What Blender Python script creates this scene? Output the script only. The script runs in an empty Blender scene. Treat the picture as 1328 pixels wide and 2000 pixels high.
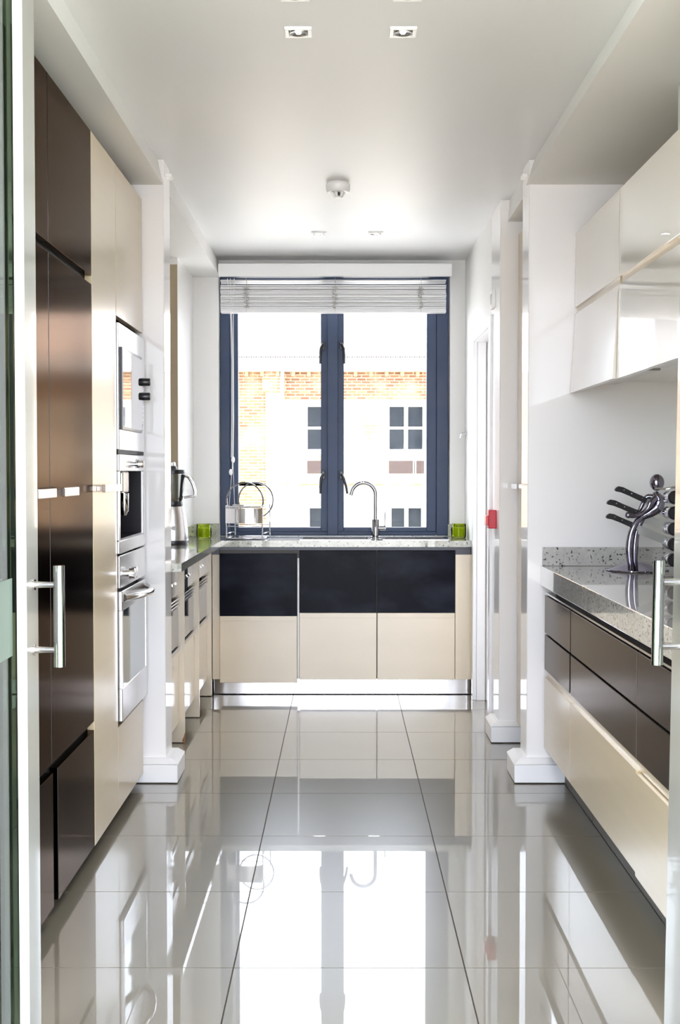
import bpy, bmesh, math, random
from mathutils import Vector, Matrix

random.seed(7)
PI = math.pi
scene = bpy.context.scene
C = scene.collection

# ------------------------------------------------------------------ camera
H = 1.288                      # eye height; the photo's focal length is 2504 px on a 1328 x 2000 frame
FPX = 2504.0
cam_data = bpy.data.cameras.new('camera')
cam = bpy.data.objects.new('camera', cam_data)
C.objects.link(cam)
cam_data.sensor_fit = 'VERTICAL'
cam_data.sensor_height = 36.0
cam_data.lens = 36.0 * FPX / 2000.0
cam_data.clip_start = 0.05
cam_data.clip_end = 300
cam.location = (0, 0, H)
cam.rotation_euler = (PI / 2 - math.atan(80 / FPX), 0, math.atan(5 / FPX))
scene.camera = cam

# ------------------------------------------------------------------ world, sun, exposure
world = bpy.data.worlds.new('sky')
scene.world = world
world.use_nodes = True
bg = world.node_tree.nodes['Background']
bg.inputs[0].default_value = (0.82, 0.88, 1.0, 1)
bg.inputs[1].default_value = 4.5
sun_data = bpy.data.lights.new('sun', 'SUN')
sun_data.energy = 11.0
sun_data.angle = math.radians(0.6)
sun_data.color = (1.0, 0.96, 0.92)
sun = bpy.data.objects.new('sun', sun_data)
C.objects.link(sun)
sun.rotation_euler = Vector((1.15, 0.62, -1.9)).to_track_quat('-Z', 'Y').to_euler()

scene.view_settings.view_transform = 'Standard'
scene.view_settings.look = 'None'
scene.view_settings.gamma = 1
scene.view_settings.use_curve_mapping = False
scene.view_settings.exposure = 1.2
scene.cycles.use_denoising = True
scene.cycles.max_bounces = 14
scene.cycles.diffuse_bounces = 7
scene.cycles.glossy_bounces = 6
scene.cycles.transmission_bounces = 8
scene.cycles.transparent_max_bounces = 12
scene.cycles.caustics_reflective = False
scene.cycles.caustics_refractive = False
scene.cycles.sample_clamp_indirect = 6

# ------------------------------------------------------------------ materials
M = {}


def mat(name, col, rough=0.5, metal=0.0, coat=0.0, coat_rough=0.03, spec=0.5, noise=None, bump=None, ior=1.5,
        trans=0.0, emit=None, aniso=0.0, tint=None):
    """noise = (scale xyz, second colour, detail, lo, hi); bump = (scale xyz, strength)"""
    m = bpy.data.materials.new(name)
    m.use_nodes = True
    nt = m.node_tree
    b = nt.nodes['Principled BSDF']
    b.inputs['Base Color'].default_value = (*col, 1)
    b.inputs['Roughness'].default_value = rough
    b.inputs['Metallic'].default_value = metal
    b.inputs['Coat Weight'].default_value = coat
    b.inputs['Coat Roughness'].default_value = coat_rough
    b.inputs['Specular IOR Level'].default_value = spec
    b.inputs['IOR'].default_value = ior
    b.inputs['Transmission Weight'].default_value = trans
    b.inputs['Anisotropic'].default_value = aniso
    if tint:
        b.inputs['Specular Tint'].default_value = (*tint, 1)
    if emit:
        b.inputs['Emission Color'].default_value = (*emit[0], 1)
        b.inputs['Emission Strength'].default_value = emit[1]
    if noise or bump:
        tc = nt.nodes.new('ShaderNodeTexCoord')
    if noise:
        mp = nt.nodes.new('ShaderNodeMapping')
        mp.inputs['Scale'].default_value = noise[0]
        nt.links.new(tc.outputs['Object'], mp.inputs['Vector'])
        n = nt.nodes.new('ShaderNodeTexNoise')
        n.inputs['Scale'].default_value = 1
        n.inputs['Detail'].default_value = noise[2]
        nt.links.new(mp.outputs['Vector'], n.inputs['Vector'])
        r = nt.nodes.new('ShaderNodeValToRGB')
        r.color_ramp.elements[0].position = noise[3]
        r.color_ramp.elements[1].position = noise[4]
        r.color_ramp.elements[0].color = (*col, 1)
        r.color_ramp.elements[1].color = (*noise[1], 1)
        nt.links.new(n.outputs['Fac'], r.inputs['Fac'])
        nt.links.new(r.outputs['Color'], b.inputs['Base Color'])
    if bump:
        mp = nt.nodes.new('ShaderNodeMapping')
        mp.inputs['Scale'].default_value = bump[0]
        nt.links.new(tc.outputs['Object'], mp.inputs['Vector'])
        n = nt.nodes.new('ShaderNodeTexNoise')
        n.inputs['Scale'].default_value = 1
        n.inputs['Detail'].default_value = 3
        nt.links.new(mp.outputs['Vector'], n.inputs['Vector'])
        bp = nt.nodes.new('ShaderNodeBump')
        bp.inputs['Strength'].default_value = bump[1]
        bp.inputs['Distance'].default_value = 0.002
        nt.links.new(n.outputs['Fac'], bp.inputs['Height'])
        nt.links.new(bp.outputs['Normal'], b.inputs['Normal'])
    M[name] = m
    return m


mat('wall', (0.82, 0.81, 0.79), 0.55, bump=((60, 60, 60), 0.05))
mat('wall_gloss', (0.84, 0.82, 0.81), 0.35, coat=0.6, coat_rough=0.04)
mat('ceiling', (0.80, 0.80, 0.81), 0.45, noise=((1.2, 0.5, 1), (0.74, 0.735, 0.73), 2, 0.35, 0.7))
mat('wall_shade', (0.40, 0.32, 0.21), 0.5, noise=((3, 3, 1), (0.36, 0.28, 0.18), 2, 0.3, 0.7))  # brown tone stands in for a pale wall face lying in shade
mat('wood_white', (0.86, 0.86, 0.87), 0.3, coat=0.3)
mat('tile', (0.170, 0.148, 0.112), 0.30, coat=1.0, coat_rough=0.015, noise=((3, 3, 3), (0.155, 0.136, 0.104), 4, 0.3, 0.75))
mat('grout', (0.10, 0.09, 0.075), 0.9, spec=0.1, noise=((40, 40, 40), (0.08, 0.072, 0.06), 2, 0.3, 0.7))
mat('cream_satin', (0.58, 0.465, 0.30), 0.28, coat=0.35, coat_rough=0.18, noise=((2, 2, 40), (0.56, 0.447, 0.287), 2, 0.3, 0.7))
mat('cream_gloss', (0.56, 0.49, 0.40), 0.25, coat=1.0, coat_rough=0.012)
mat('cream_sink', (0.80, 0.69, 0.53), 0.28, coat=0.5, coat_rough=0.1, noise=((3, 3, 8), (0.77, 0.665, 0.51), 3, 0.3, 0.7))
mat('bronze', (0.034, 0.030, 0.028), 0.14, metal=1.0, tint=(0.46, 0.415, 0.385), noise=((60, 60, 1.0), (0.034, 0.030, 0.028), 3, 0.3, 0.7))
mat('brown_gloss', (0.062, 0.053, 0.046), 0.20, metal=0.7, tint=(0.5, 0.45, 0.41), noise=((60, 60, 1.2), (0.075, 0.06, 0.05), 3, 0.3, 0.7))
mat('navy_lacquer', (0.006, 0.0065, 0.012), 0.16, spec=0.035, noise=((4, 4, 7), (0.022, 0.025, 0.038), 5, 0.42, 0.72))
mat('black_recess', (0.006, 0.006, 0.007), 0.6)
mat('carcass', (0.10, 0.085, 0.07), 0.5)
mat('navy_rail', (0.03, 0.03, 0.045), 0.35)
mat('steel', (0.62, 0.60, 0.59), 0.24, metal=1.0, noise=((2, 120, 120), (0.56, 0.545, 0.54), 2, 0.3, 0.7))
mat('steel_gloss', (0.66, 0.64, 0.63), 0.10, metal=1.0)
mat('chrome', (0.80, 0.80, 0.82), 0.05, metal=1.0)
mat('dark_chrome', (0.27, 0.25, 0.32), 0.06, metal=1.0)
mat('tap_chrome', (0.25, 0.245, 0.25), 0.10, metal=1.0)
mat('rack_chrome', (0.5, 0.5, 0.52), 0.08, metal=1.0)
mat('pull_chrome', (0.42, 0.41, 0.42), 0.08, metal=1.0)
mat('handle_steel', (0.46, 0.41, 0.37), 0.22, metal=1.0)
mat('black_plastic', (0.012, 0.011, 0.014), 0.28)
mat('black_glass', (0.012, 0.012, 0.013), 0.03, spec=0.9, ior=1.9, coat=1.0, coat_rough=0.01)
mat('mirror_glass', (0.50, 0.48, 0.47), 0.03, metal=1.0)
mat('oven_glass', (0.24, 0.255, 0.24), 0.06, metal=0.85)
mat('appliance_glass', (0.13, 0.11, 0.10), 0.08, metal=0.8)
mat('navy_frame', (0.035, 0.056, 0.115), 0.42, spec=0.3, noise=((1, 1, 5), (0.05, 0.068, 0.12), 3, 0.3, 0.7))
mat('blind', (0.80, 0.80, 0.81), 0.4)
mat('cord', (0.85, 0.85, 0.85), 0.6)
mat('cord_grey', (0.52, 0.50, 0.48), 0.7)
mat('white_plastic', (0.88, 0.88, 0.88), 0.3)
mat('grey_paint', (0.52, 0.52, 0.50), 0.4, coat=0.3)
mat('leaf_edge', (0.90, 0.90, 0.87), 0.35)
mat('leaf_face', (0.34, 0.335, 0.30), 0.22, coat=0.6)
mat('red_plastic', (0.55, 0.012, 0.03), 0.35)
mat('red_light', (0.75, 0.12, 0.12), 0.35)
mat('chip', (0.30, 0.13, 0.05), 0.7)
mat('knife_steel', (0.52, 0.52, 0.51), 0.28, metal=1.0)
mat('lamp_bulb', (1, 1, 1), 0.4, emit=((1.0, 0.97, 0.92), 6.0))
mat('reflector', (0.75, 0.75, 0.76), 0.15, metal=1.0)
mat('stone_out', (0.55, 0.46, 0.35), 0.8, noise=((3, 3, 3), (0.42, 0.30, 0.19), 3, 0.3, 0.7))
mat('render_white', (0.85, 0.83, 0.80), 0.8)
mat('roof_tile', (0.72, 0.64, 0.58), 0.8, noise=((2, 2, 2), (0.66, 0.54, 0.46), 3, 0.3, 0.7))
mat('tan_lintel', (0.26, 0.18, 0.09), 0.8)
mat('pane_out', (0.014, 0.017, 0.021), 0.3, spec=0.06, noise=((2.5, 2.5, 2.5), (0.022, 0.025, 0.028), 3, 0.4, 0.7))
mat('vent_brown', (0.045, 0.031, 0.028), 0.7, spec=0.1, noise=((1, 1, 60), (0.055, 0.04, 0.035), 2, 0.3, 0.7))
mat('ground', (0.58, 0.56, 0.52), 0.9, noise=((1, 1, 1), (0.52, 0.50, 0.46), 3, 0.3, 0.7))
mat('wax_green', (0.42, 0.45, 0.05), 0.4, coat=0.3)


def glass_mat(name, col, rough=0.0, ior=1.45):
    """thin pane: mostly transparent, with real fresnel reflection"""
    m = bpy.data.materials.new(name)
    m.use_nodes = True
    nt = m.node_tree
    for n in list(nt.nodes):
        nt.nodes.remove(n)
    out = nt.nodes.new('ShaderNodeOutputMaterial')
    tr = nt.nodes.new('ShaderNodeBsdfTransparent')
    tr.inputs[0].default_value = (*col, 1)
    gl = nt.nodes.new('ShaderNodeBsdfGlossy')
    gl.inputs['Roughness'].default_value = rough
    fr = nt.nodes.new('ShaderNodeFresnel')
    fr.inputs['IOR'].default_value = ior
    mix = nt.nodes.new('ShaderNodeMixShader')
    nt.links.new(fr.outputs[0], mix.inputs[0])
    nt.links.new(tr.outputs[0], mix.inputs[1])
    nt.links.new(gl.outputs[0], mix.inputs[2])
    nt.links.new(mix.outputs[0], out.inputs['Surface'])
    M[name] = m


glass_mat('pane', (0.97, 0.98, 0.98), 0.0, 1.12)
glass_mat('door_glass', (0.50, 0.60, 0.50), 0.0, 1.18)
glass_mat('jar_glass', (0.86, 0.88, 0.88))
glass_mat('candle_glass', (0.86, 0.92, 0.45), 0.0, 1.15)
mat('frosted', (0.17, 0.22, 0.18), 0.5)


def granite(name, base, vein, dark, sc=1.0):
    m = bpy.data.materials.new(name)
    m.use_nodes = True
    nt = m.node_tree
    b = nt.nodes['Principled BSDF']
    b.inputs['Roughness'].default_value = 0.2
    b.inputs['Coat Weight'].default_value = 1.0
    b.inputs['Coat Roughness'].default_value = 0.02
    tc = nt.nodes.new('ShaderNodeTexCoord')

    def noise(scale, detail, lo, hi):
        n = nt.nodes.new('ShaderNodeTexNoise')
        n.inputs['Scale'].default_value = scale * sc
        n.inputs['Detail'].default_value = detail
        nt.links.new(tc.outputs['Object'], n.inputs['Vector'])
        r = nt.nodes.new('ShaderNodeMapRange')
        r.inputs['From Min'].default_value = lo
        r.inputs['From Max'].default_value = hi
        nt.links.new(n.outputs['Fac'], r.inputs['Value'])
        return r.outputs[0]

    def mix(f, a, bb):
        x = nt.nodes.new('ShaderNodeMix')
        x.data_type = 'RGBA'
        nt.links.new(f, x.inputs[0])
        for i, v in ((6, a), (7, bb)):
            if isinstance(v, tuple):
                x.inputs[i].default_value = (*v, 1)
            else:
                nt.links.new(v, x.inputs[i])
        return x.outputs[2]
    c = mix(noise(22, 4, 0.35, 0.7), base, vein)
    c = mix(noise(120, 2, 0.64, 0.74), c, (0.66, 0.65, 0.62))
    c = mix(noise(75, 3, 0.60, 0.65), c, dark)
    nt.links.new(c, b.inputs['Base Color'])
    M[name] = m


granite('granite_pale', (0.42, 0.42, 0.36), (0.33, 0.335, 0.28), (0.10, 0.09, 0.08), 0.8)
granite('granite_grey', (0.50, 0.485, 0.46), (0.42, 0.405, 0.385), (0.035, 0.03, 0.03), 1.35)


def brick_mat(name, lo, hi, c1, c2, mortar, pale):
    m = bpy.data.materials.new(name)
    m.use_nodes = True
    nt = m.node_tree
    b = nt.nodes['Principled BSDF']
    b.inputs['Roughness'].default_value = 0.85
    tc = nt.nodes.new('ShaderNodeTexCoord')
    mp = nt.nodes.new('ShaderNodeMapping')
    mp.inputs['Rotation'].default_value = (PI / 2, 0, 0)
    nt.links.new(tc.outputs['Object'], mp.inputs['Vector'])
    br = nt.nodes.new('ShaderNodeTexBrick')
    br.inputs['Color1'].default_value = (*c1, 1)
    br.inputs['Color2'].default_value = (*c2, 1)
    br.inputs['Mortar'].default_value = (*mortar, 1)
    br.inputs['Scale'].default_value = 1.0
    br.inputs['Brick Width'].default_value = 0.22
    br.inputs['Row Height'].default_value = 0.072
    br.inputs['Mortar Size'].default_value = 0.012
    br.inputs['Bias'].default_value = 0.1
    nt.links.new(mp.outputs['Vector'], br.inputs['Vector'])
    n = nt.nodes.new('ShaderNodeTexNoise')
    n.inputs['Scale'].default_value = 1.1
    n.inputs['Detail'].default_value = 5
    nt.links.new(tc.outputs['Object'], n.inputs['Vector'])
    r = nt.nodes.new('ShaderNodeMapRange')
    r.inputs['From Min'].default_value = lo
    r.inputs['From Max'].default_value = hi
    nt.links.new(n.outputs['Fac'], r.inputs['Value'])
    mx = nt.nodes.new('ShaderNodeMix')
    mx.data_type = 'RGBA'
    nt.links.new(r.outputs[0], mx.inputs[0])
    nt.links.new(br.outputs['Color'], mx.inputs[6])
    mx.inputs[7].default_value = (*pale, 1)
    nt.links.new(mx.outputs[2], b.inputs['Base Color'])
    bp = nt.nodes.new('ShaderNodeBump')
    bp.inputs['Strength'].default_value = 0.6
    bp.inputs['Distance'].default_value = 0.01
    bp.invert = True
    nt.links.new(br.outputs['Fac'], bp.inputs['Height'])
    nt.links.new(bp.outputs['Normal'], b.inputs['Normal'])
    M[name] = m


brick_mat('brick', 0.30, 0.50, (0.22, 0.095, 0.04), (0.34, 0.20, 0.10), (0.50, 0.42, 0.30), (0.55, 0.47, 0.36))  # pale patches put the glare of strong sun into the brick colour
brick_mat('brick_shaded', 0.50, 0.72, (0.15, 0.055, 0.022), (0.25, 0.12, 0.055), (0.40, 0.30, 0.19), (0.42, 0.30, 0.18))  # darker copy of the brick, with shade put into its colour


# ------------------------------------------------------------------ mesh helpers
class MB:
    """collects shapes into one bmesh"""

    def __init__(self):
        self.bm = bmesh.new()

    def box(self, x0, x1, y0, y1, z0, z1, bev=0.0, seg=1):
        b = bmesh.new()
        bmesh.ops.create_cube(b, size=1)
        for v in b.verts:
            v.co = Vector(((x0 + x1) / 2 + v.co.x * (x1 - x0), (y0 + y1) / 2 + v.co.y * (y1 - y0),
                           (z0 + z1) / 2 + v.co.z * (z1 - z0)))
        if bev:
            bmesh.ops.bevel(b, geom=list(b.edges), offset=bev, segments=seg, affect='EDGES', profile=0.5)
        self._join(b)
        return self

    def _join(self, b, smooth=False):
        if smooth:
            for f in b.faces:
                f.smooth = True
        me = bpy.data.meshes.new('tmp')
        b.to_mesh(me)
        b.free()
        self.bm.from_mesh(me)
        bpy.data.meshes.remove(me)

    def prism(self, pts, axis, a0, a1):
        """pts: 2-D outline in the two remaining axes (xz for y, yz for x, xy for z)"""
        b = bmesh.new()

        def p3(p, a):
            if axis == 'y':
                return (p[0], a, p[1])
            if axis == 'x':
                return (a, p[0], p[1])
            return (p[0], p[1], a)
        v0 = [b.verts.new(p3(p, a0)) for p in pts]
        v1 = [b.verts.new(p3(p, a1)) for p in pts]
        b.faces.new(v0)
        b.faces.new(v1[::-1])
        n = len(pts)
        for i in range(n):
            b.faces.new((v0[i], v1[i], v1[(i + 1) % n], v0[(i + 1) % n]))
        bmesh.ops.recalc_face_normals(b, faces=list(b.faces))
        self._join(b)
        return self

    def tube(self, pts, rad, seg=12, closed=False, flat=1.0):
        """swept tube; rad number or list"""
        pts = [Vector(p) for p in pts]
        n = len(pts)
        if not isinstance(rad, (list, tuple)):
            rad = [rad] * n
        b = bmesh.new()
        rings = []
        t0 = (pts[1] - pts[0]).normalized()
        up = Vector((0, 0, 1)) if abs(t0.z) < 0.9 else Vector((0, 1, 0))
        nrm = t0.cross(up).normalized()
        for i in range(n):
            if closed:
                t = (pts[(i + 1) % n] - pts[i - 1]).normalized()
            else:
                t = (pts[min(i + 1, n - 1)] - pts[max(i - 1, 0)]).normalized()
            nrm = (nrm - t * nrm.dot(t)).normalized()
            bi = t.cross(nrm)
            rings.append([b.verts.new(pts[i] + (nrm * math.cos(2 * PI * k / seg) + bi * flat * math.sin(2 * PI * k / seg)) * rad[i])
                          for k in range(seg)])
        m = n if closed else n - 1
        for i in range(m):
            a, c = rings[i], rings[(i + 1) % n]
            for k in range(seg):
                b.faces.new((a[k], a[(k + 1) % seg], c[(k + 1) % seg], c[k]))
        if not closed:
            b.faces.new(rings[0][::-1])
            b.faces.new(rings[-1])
        bmesh.ops.recalc_face_normals(b, faces=list(b.faces))
        for f in b.faces:
            f.smooth = len(f.verts) == 4
        self._join(b)
        return self

    def cyl(self, p0, p1, r, seg=20, r1=None):
        return self.tube([p0, p1], [r, r if r1 is None else r1], seg)

    def lathe(self, prof, c=(0, 0, 0), seg=28, axis='z'):
        """prof: (radius, height) list"""
        b = bmesh.new()
        rings = []
        for r, h in prof:
            ring = []
            for k in range(seg):
                a = 2 * PI * k / seg
                u, v = r * math.cos(a), r * math.sin(a)
                co = (u, v, h) if axis == 'z' else ((h, u, v) if axis == 'x' else (u, h, v))
                ring.append(b.verts.new(Vector(co) + Vector(c)))
            rings.append(ring)
        for i in range(len(rings) - 1):
            for k in range(seg):
                b.faces.new((rings[i][k], rings[i][(k + 1) % seg], rings[i + 1][(k + 1) % seg], rings[i + 1][k]))
        if prof[0][0] > 1e-5:
            b.faces.new(rings[0][::-1])
        if prof[-1][0] > 1e-5:
            b.faces.new(rings[-1])
        bmesh.ops.remove_doubles(b, verts=list(b.verts), dist=1e-6)
        bmesh.ops.recalc_face_normals(b, faces=list(b.faces))
        for f in b.faces:
            f.smooth = len(f.verts) < 5
        self._join(b)
        return self

    def ball(self, c, r, sx=1, sy=1, sz=1):
        b = bmesh.new()
        bmesh.ops.create_uvsphere(b, u_segments=28, v_segments=18, radius=r)
        for v in b.verts:
            v.co = Vector((v.co.x * sx, v.co.y * sy, v.co.z * sz)) + Vector(c)
        self._join(b, True)
        return self

    def xform(self, mtx):
        self.bm.transform(mtx)
        return self

    def build(self, name, m, parent=None, auto=True):
        me = bpy.data.meshes.new(name)
        for e in self.bm.edges:
            if len(e.link_faces) == 2 and e.calc_face_angle(0) > 0.7:
                e.smooth = False
        self.bm.to_mesh(me)
        self.bm.free()
        me.materials.append(M[m])
        o = bpy.data.objects.new(name, me)
        C.objects.link(o)
        if parent is not None:
            adopt(o, parent)
        return o


WORLD = {}


def adopt(o, parent):
    o.parent = parent
    loc = WORLD.get(parent.name, Vector((0, 0, 0)))
    o.matrix_parent_inverse = Matrix.Translation(-loc)


def tag(o, label, cat, group=None):
    o['label'] = label
    o['category'] = cat
    if group:
        o['group'] = group
    return o


def thing(name, label, cat, loc=(0, 0, 0), group=None):
    o = bpy.data.objects.new(name, None)
    o.empty_display_size = 0.1
    o.location = loc
    C.objects.link(o)
    WORLD[o.name] = Vector(loc)
    return tag(o, label, cat, group)


def struct(o, label):
    o['kind'] = 'structure'
    o['label'] = label
    return o


def struct_empty(name, label, loc=(0, 0, 0)):
    o = bpy.data.objects.new(name, None)
    o.empty_display_size = 0.1
    o.location = loc
    C.objects.link(o)
    WORLD[o.name] = Vector(loc)
    return struct(o, label)


def arc(c, r, a0, a1, n, plane='xz'):
    out = []
    for i in range(n + 1):
        a = a0 + (a1 - a0) * i / n
        u, v = r * math.cos(a), r * math.sin(a)
        if plane == 'xz':
            out.append((c[0] + u, c[1], c[2] + v))
        elif plane == 'yz':
            out.append((c[0], c[1] + u, c[2] + v))
        else:
            out.append((c[0] + u, c[1] + v, c[2]))
    return out


def P(px, py, d):
    """a point of the photo at depth d, only used to write real positions down"""
    return ((px - 669) * d / FPX, d, H - (py - 920) * d / FPX)


# ------------------------------------------------------------------ dimensions of the room
ZC = 2.563        # main ceiling
ZS = 2.460        # bulkhead underside
XL, XR = -1.42, 1.45   # outer side walls of the kitchen
YF = 7.80         # far wall
YW = 7.88         # window plane

# ------------------------------------------------------------------ floor and its tiles
fl = struct(MB().box(-2.3, 2.3, -1.2, 8.1, -0.30, -0.004).build('floor', 'grout'), 'polished greige tiled kitchen floor')
tw, td = 0.6, 0.6005
tile_me = {}
for r in range(15):
    y1 = 7.49 - r * td
    y0 = y1 - td
    for c in range(-3, 4):
        x0 = -0.283 + c * tw
        x1 = x0 + tw
        if x1 > 2.29 or x0 < -2.29:
            continue
        if y1 > 3.0 and (x0 > 1.4 or x1 < -1.4):
            continue
        if 'm' not in tile_me:
            t = MB().box(0.0017, tw - 0.0017, 0.0017, td - 0.0017, -0.012, 0.0, 0.0003).build('tile', 'tile', fl)
            tile_me['m'] = t.data
        else:
            t = bpy.data.objects.new('tile', tile_me['m'])
            C.objects.link(t)
            adopt(t, fl)
        t.location = (x0, y0, 0)

# ------------------------------------------------------------------ ceiling, walls, bulkheads
struct(MB().box(-2.3, 2.3, 1.5, 8.1, ZC, ZC + 0.25).build('ceiling', 'ceiling'), 'smooth pale grey plaster ceiling')
struct(MB().box(XL - 0.15, XL, 2.9, 8.1, 0, ZC).build('wall_left', 'wall'), 'plain left side wall behind the tall cabinets')
struct(MB().box(XR, XR + 0.15, 2.9, 5.50, 0, ZC).build('wall_right', 'wall'), 'white right wall behind the wall cupboards')
# space behind the camera that the daylight comes through
struct(MB().box(-2.45, -2.3, 1.6, 3.0, -0.3, ZC + 0.25).build('wall_rear_left', 'wall'), 'left side wall of the entrance space')
struct(MB().box(2.3, 2.45, 1.6, 3.0, -0.3, ZC + 0.25).build('wall_rear_right', 'wall'), 'right side wall of the entrance space')
struct(MB().box(-2.3, -0.86, 2.90, 2.965, 0, ZC).build('wall_entrance_left', 'wall'), 'wall beside the left glass door')
struct(MB().box(0.92, 2.3, 2.90, 2.965, 0, ZC).build('wall_entrance_right', 'wall'), 'wall beside the right glass door')

# bulkheads: face leans in slightly from the ceiling line to the lower edge
struct(MB().prism([(-0.757, ZC), (-0.735, ZS), (XL, ZS), (XL, ZC)], 'y', 3.0, 5.30).build('trim_1', 'wall'),
       'dropped ceiling box over the tall cabinets')
struct(MB().prism([(-0.752, ZC), (-0.738, ZS), (XL, ZS), (XL, ZC)], 'y', 5.47, YF).build('trim_2', 'wall'),
       'dropped ceiling box over the granite worktop with the jug')
struct(MB().prism([(0.786, ZC), (0.752, ZS), (XR, ZS), (XR, ZC)], 'y', 3.0, 5.30).build('trim_3', 'wall'),
       'dropped ceiling box over the right wall cupboards')
struct(MB().prism([(0.786, ZC), (0.776, ZS), (XR, ZS), (XR, ZC)], 'y', 5.47, 6.07).build('trim_4', 'wall'),
       'dropped ceiling box over the narrow cupboard recess')

# stub walls
struct(MB().box(XL, -0.733, 5.29, 5.475, 0, ZC, 0.003).build('wall_left_stub', 'wall_gloss'),
       'short glossy white stub wall after the oven tower')
struct(MB().box(0.763, XR, 5.29, 5.47, 0, ZC, 0.003).build('wall_right_stub', 'wall_gloss'),
       'white wall closing the right granite worktop')
struct(MB().box(0.742, 0.95, 6.07, 6.42, 0, ZC, 0.003).build('wall_right_pier', 'wall_gloss'),
       'white pier with the red fire alarm point')
struct(MB().box(0.742, 0.95, 6.42, 7.19, 2.035, ZC).box(0.742, 0.95, 7.19, 8.1, 0, ZC).build('wall_right_far', 'wall'),
       'far right wall around the side doorway')
struct(MB().box(0.95, XR, 6.075, 6.14, 0, ZC).build('wall_recess', 'wall'), 'back of the narrow recess')
struct(MB().box(1.9, 2.0, 5.5, 8.1, 0, ZC).build('wall_hall', 'wall'), 'wall of the hall beyond the side doorway')
# pillar left of the window and far wall around the window
pil = MB().box(XL, -0.905, 7.07, YF, 0, ZS).build('wall_left_pillar', 'wall_gloss')
struct(pil, 'pale corner pillar behind the jug blender')
MB().box(XL + 0.01, -0.907, 7.064, 7.071, 0.9, ZS - 0.04).build('pillar_shade', 'wall_shade', pil)  # thin brown sheet painting the shade on the pillar's front face
far = MB()
far.box(XL, -0.752, YF, YF + 0.25, 0, ZC)          # left of opening
far.box(0.652, 0.95, YF, YF + 0.25, 0, ZC)         # right of opening
far.box(-0.752, 0.652, YF, YF + 0.25, 0, 0.885)
far.box(-0.752, 0.652, YF, YF + 0.25, 2.475, ZC)
struct(far.build('wall_far', 'wall'), 'white far wall around the kitchen window')


# skirting at the stub walls: block with a chamfered cap
def skirting(name, x0, x1, y0, label):
    sk = MB()
    sk.box(x0, x1, y0, y0 + 0.25, 0.004, 0.078, 0.002)
    o = sk.build(name, 'wood_white')
    cap = MB()
    b = bmesh.new()
    lo = [(x0, y0), (x1, y0), (x1, y0 + 0.25), (x0, y0 + 0.25)]
    ins = 0.026
    hi = [(x0 + (ins if x0 > 0 or True else 0), y0 + ins), (x1 - ins, y0 + ins), (x1 - ins, y0 + 0.23), (x0 + ins, y0 + 0.23)]
    a = [b.verts.new((*p, 0.080)) for p in lo]
    c = [b.verts.new((*p, 0.100)) for p in hi]
    b.faces.new(a[::-1])
    b.faces.new(c)
    for i in range(4):
        b.faces.new((a[i], a[(i + 1) % 4], c[(i + 1) % 4], c[i]))
    cap._join(b)
    cap.build('skirting_cap', 'wood_white', o)
    struct(o, label)


skirting('baseboard_left', -0.90, -0.680, 5.243, 'white moulded skirting block at the stub wall by the oven tower')
skirting('baseboard_right', 0.708, 1.10, 5.243, 'white moulded skirting under the right stub wall')
skirting('baseboard_pier', 0.703, 0.90, 6.03, 'white moulded skirting under the alarm pier')

# side doorway: lining, architrave
dr = struct_empty('door_1', 'white framed side doorway in the far right wall', (0.76, 6.8, 0))
MB().box(0.752, 0.80, 7.165, 7.20, 0, 2.02, 0.002).build('door_lining', 'wood_white', dr)
MB().box(0.806, 0.94, 7.15, 7.19, 0, 2.01, 0.002).build('door_stop', 'wood_white', dr)
MB().box(0.742, 0.95, 6.43, 7.19, 2.005, 2.035, 0.002).build('door_head', 'wood_white', dr)
MB().box(0.730, 0.745, 6.36, 6.43, 0, 2.06, 0.002).build('architrave', 'wood_white', dr)
MB().box(0.730, 0.745, 6.43, 7.22, 2.012, 2.06, 0.002).build('architrave', 'wood_white', dr)
MB().box(0.730, 0.7525, 7.175, 7.235, 0, 2.012, 0.002).build('architrave', 'wood_white', dr)

# ------------------------------------------------------------------ window
win = struct_empty('window_1', 'navy framed double casement window over the sink', (-0.05, YW, 0.89))
WX0, WX1, WZ0, WZ1 = -0.748, 0.648, 0.893, 2.47
fr = MB()
fr.box(WX0, -0.690, YW - 0.02, YW + 0.06, WZ0, WZ1, 0.003)
fr.box(0.575, WX1, YW - 0.02, YW + 0.06, WZ0, WZ1, 0.003)
fr.box(-0.093, -0.028, YW - 0.035, YW + 0.06, WZ0, WZ1, 0.004)
fr.box(-0.690, 0.575, YW - 0.02, YW + 0.06, WZ0, 0.915, 0.003)
fr.box(-0.690, 0.575, YW - 0.02, YW + 0.06, 2.43, WZ1, 0.003)
fr.build('window_frame', 'navy_frame', win)


def sash(x0, x1, wl, wr):
    s = MB()
    s.box(x0, x0 + wl, YW - 0.008, YW + 0.045, 0.915, 2.43, 0.003)
    s.box(x1 - wr, x1, YW - 0.008, YW + 0.045, 0.915, 2.43, 0.003)
    s.box(x0 + wl, x1 - wr, YW - 0.008, YW + 0.045, 0.915, 0.942, 0.002)
    s.box(x0 + wl, x1 - wr, YW - 0.008, YW + 0.045, 2.385, 2.43, 0.002)
    o = s.build('sash', 'navy_frame', win)
    MB().box(x0 + wl - 0.004, x1 - wr + 0.004, YW + 0.016, YW + 0.022, 0.938, 2.39).build('pane', 'pane', o)
    return o


sl = sash(-0.692, -0.091, 0.052, 0.042)
sr = sash(-0.030, 0.575, 0.038, 0.060)


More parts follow.
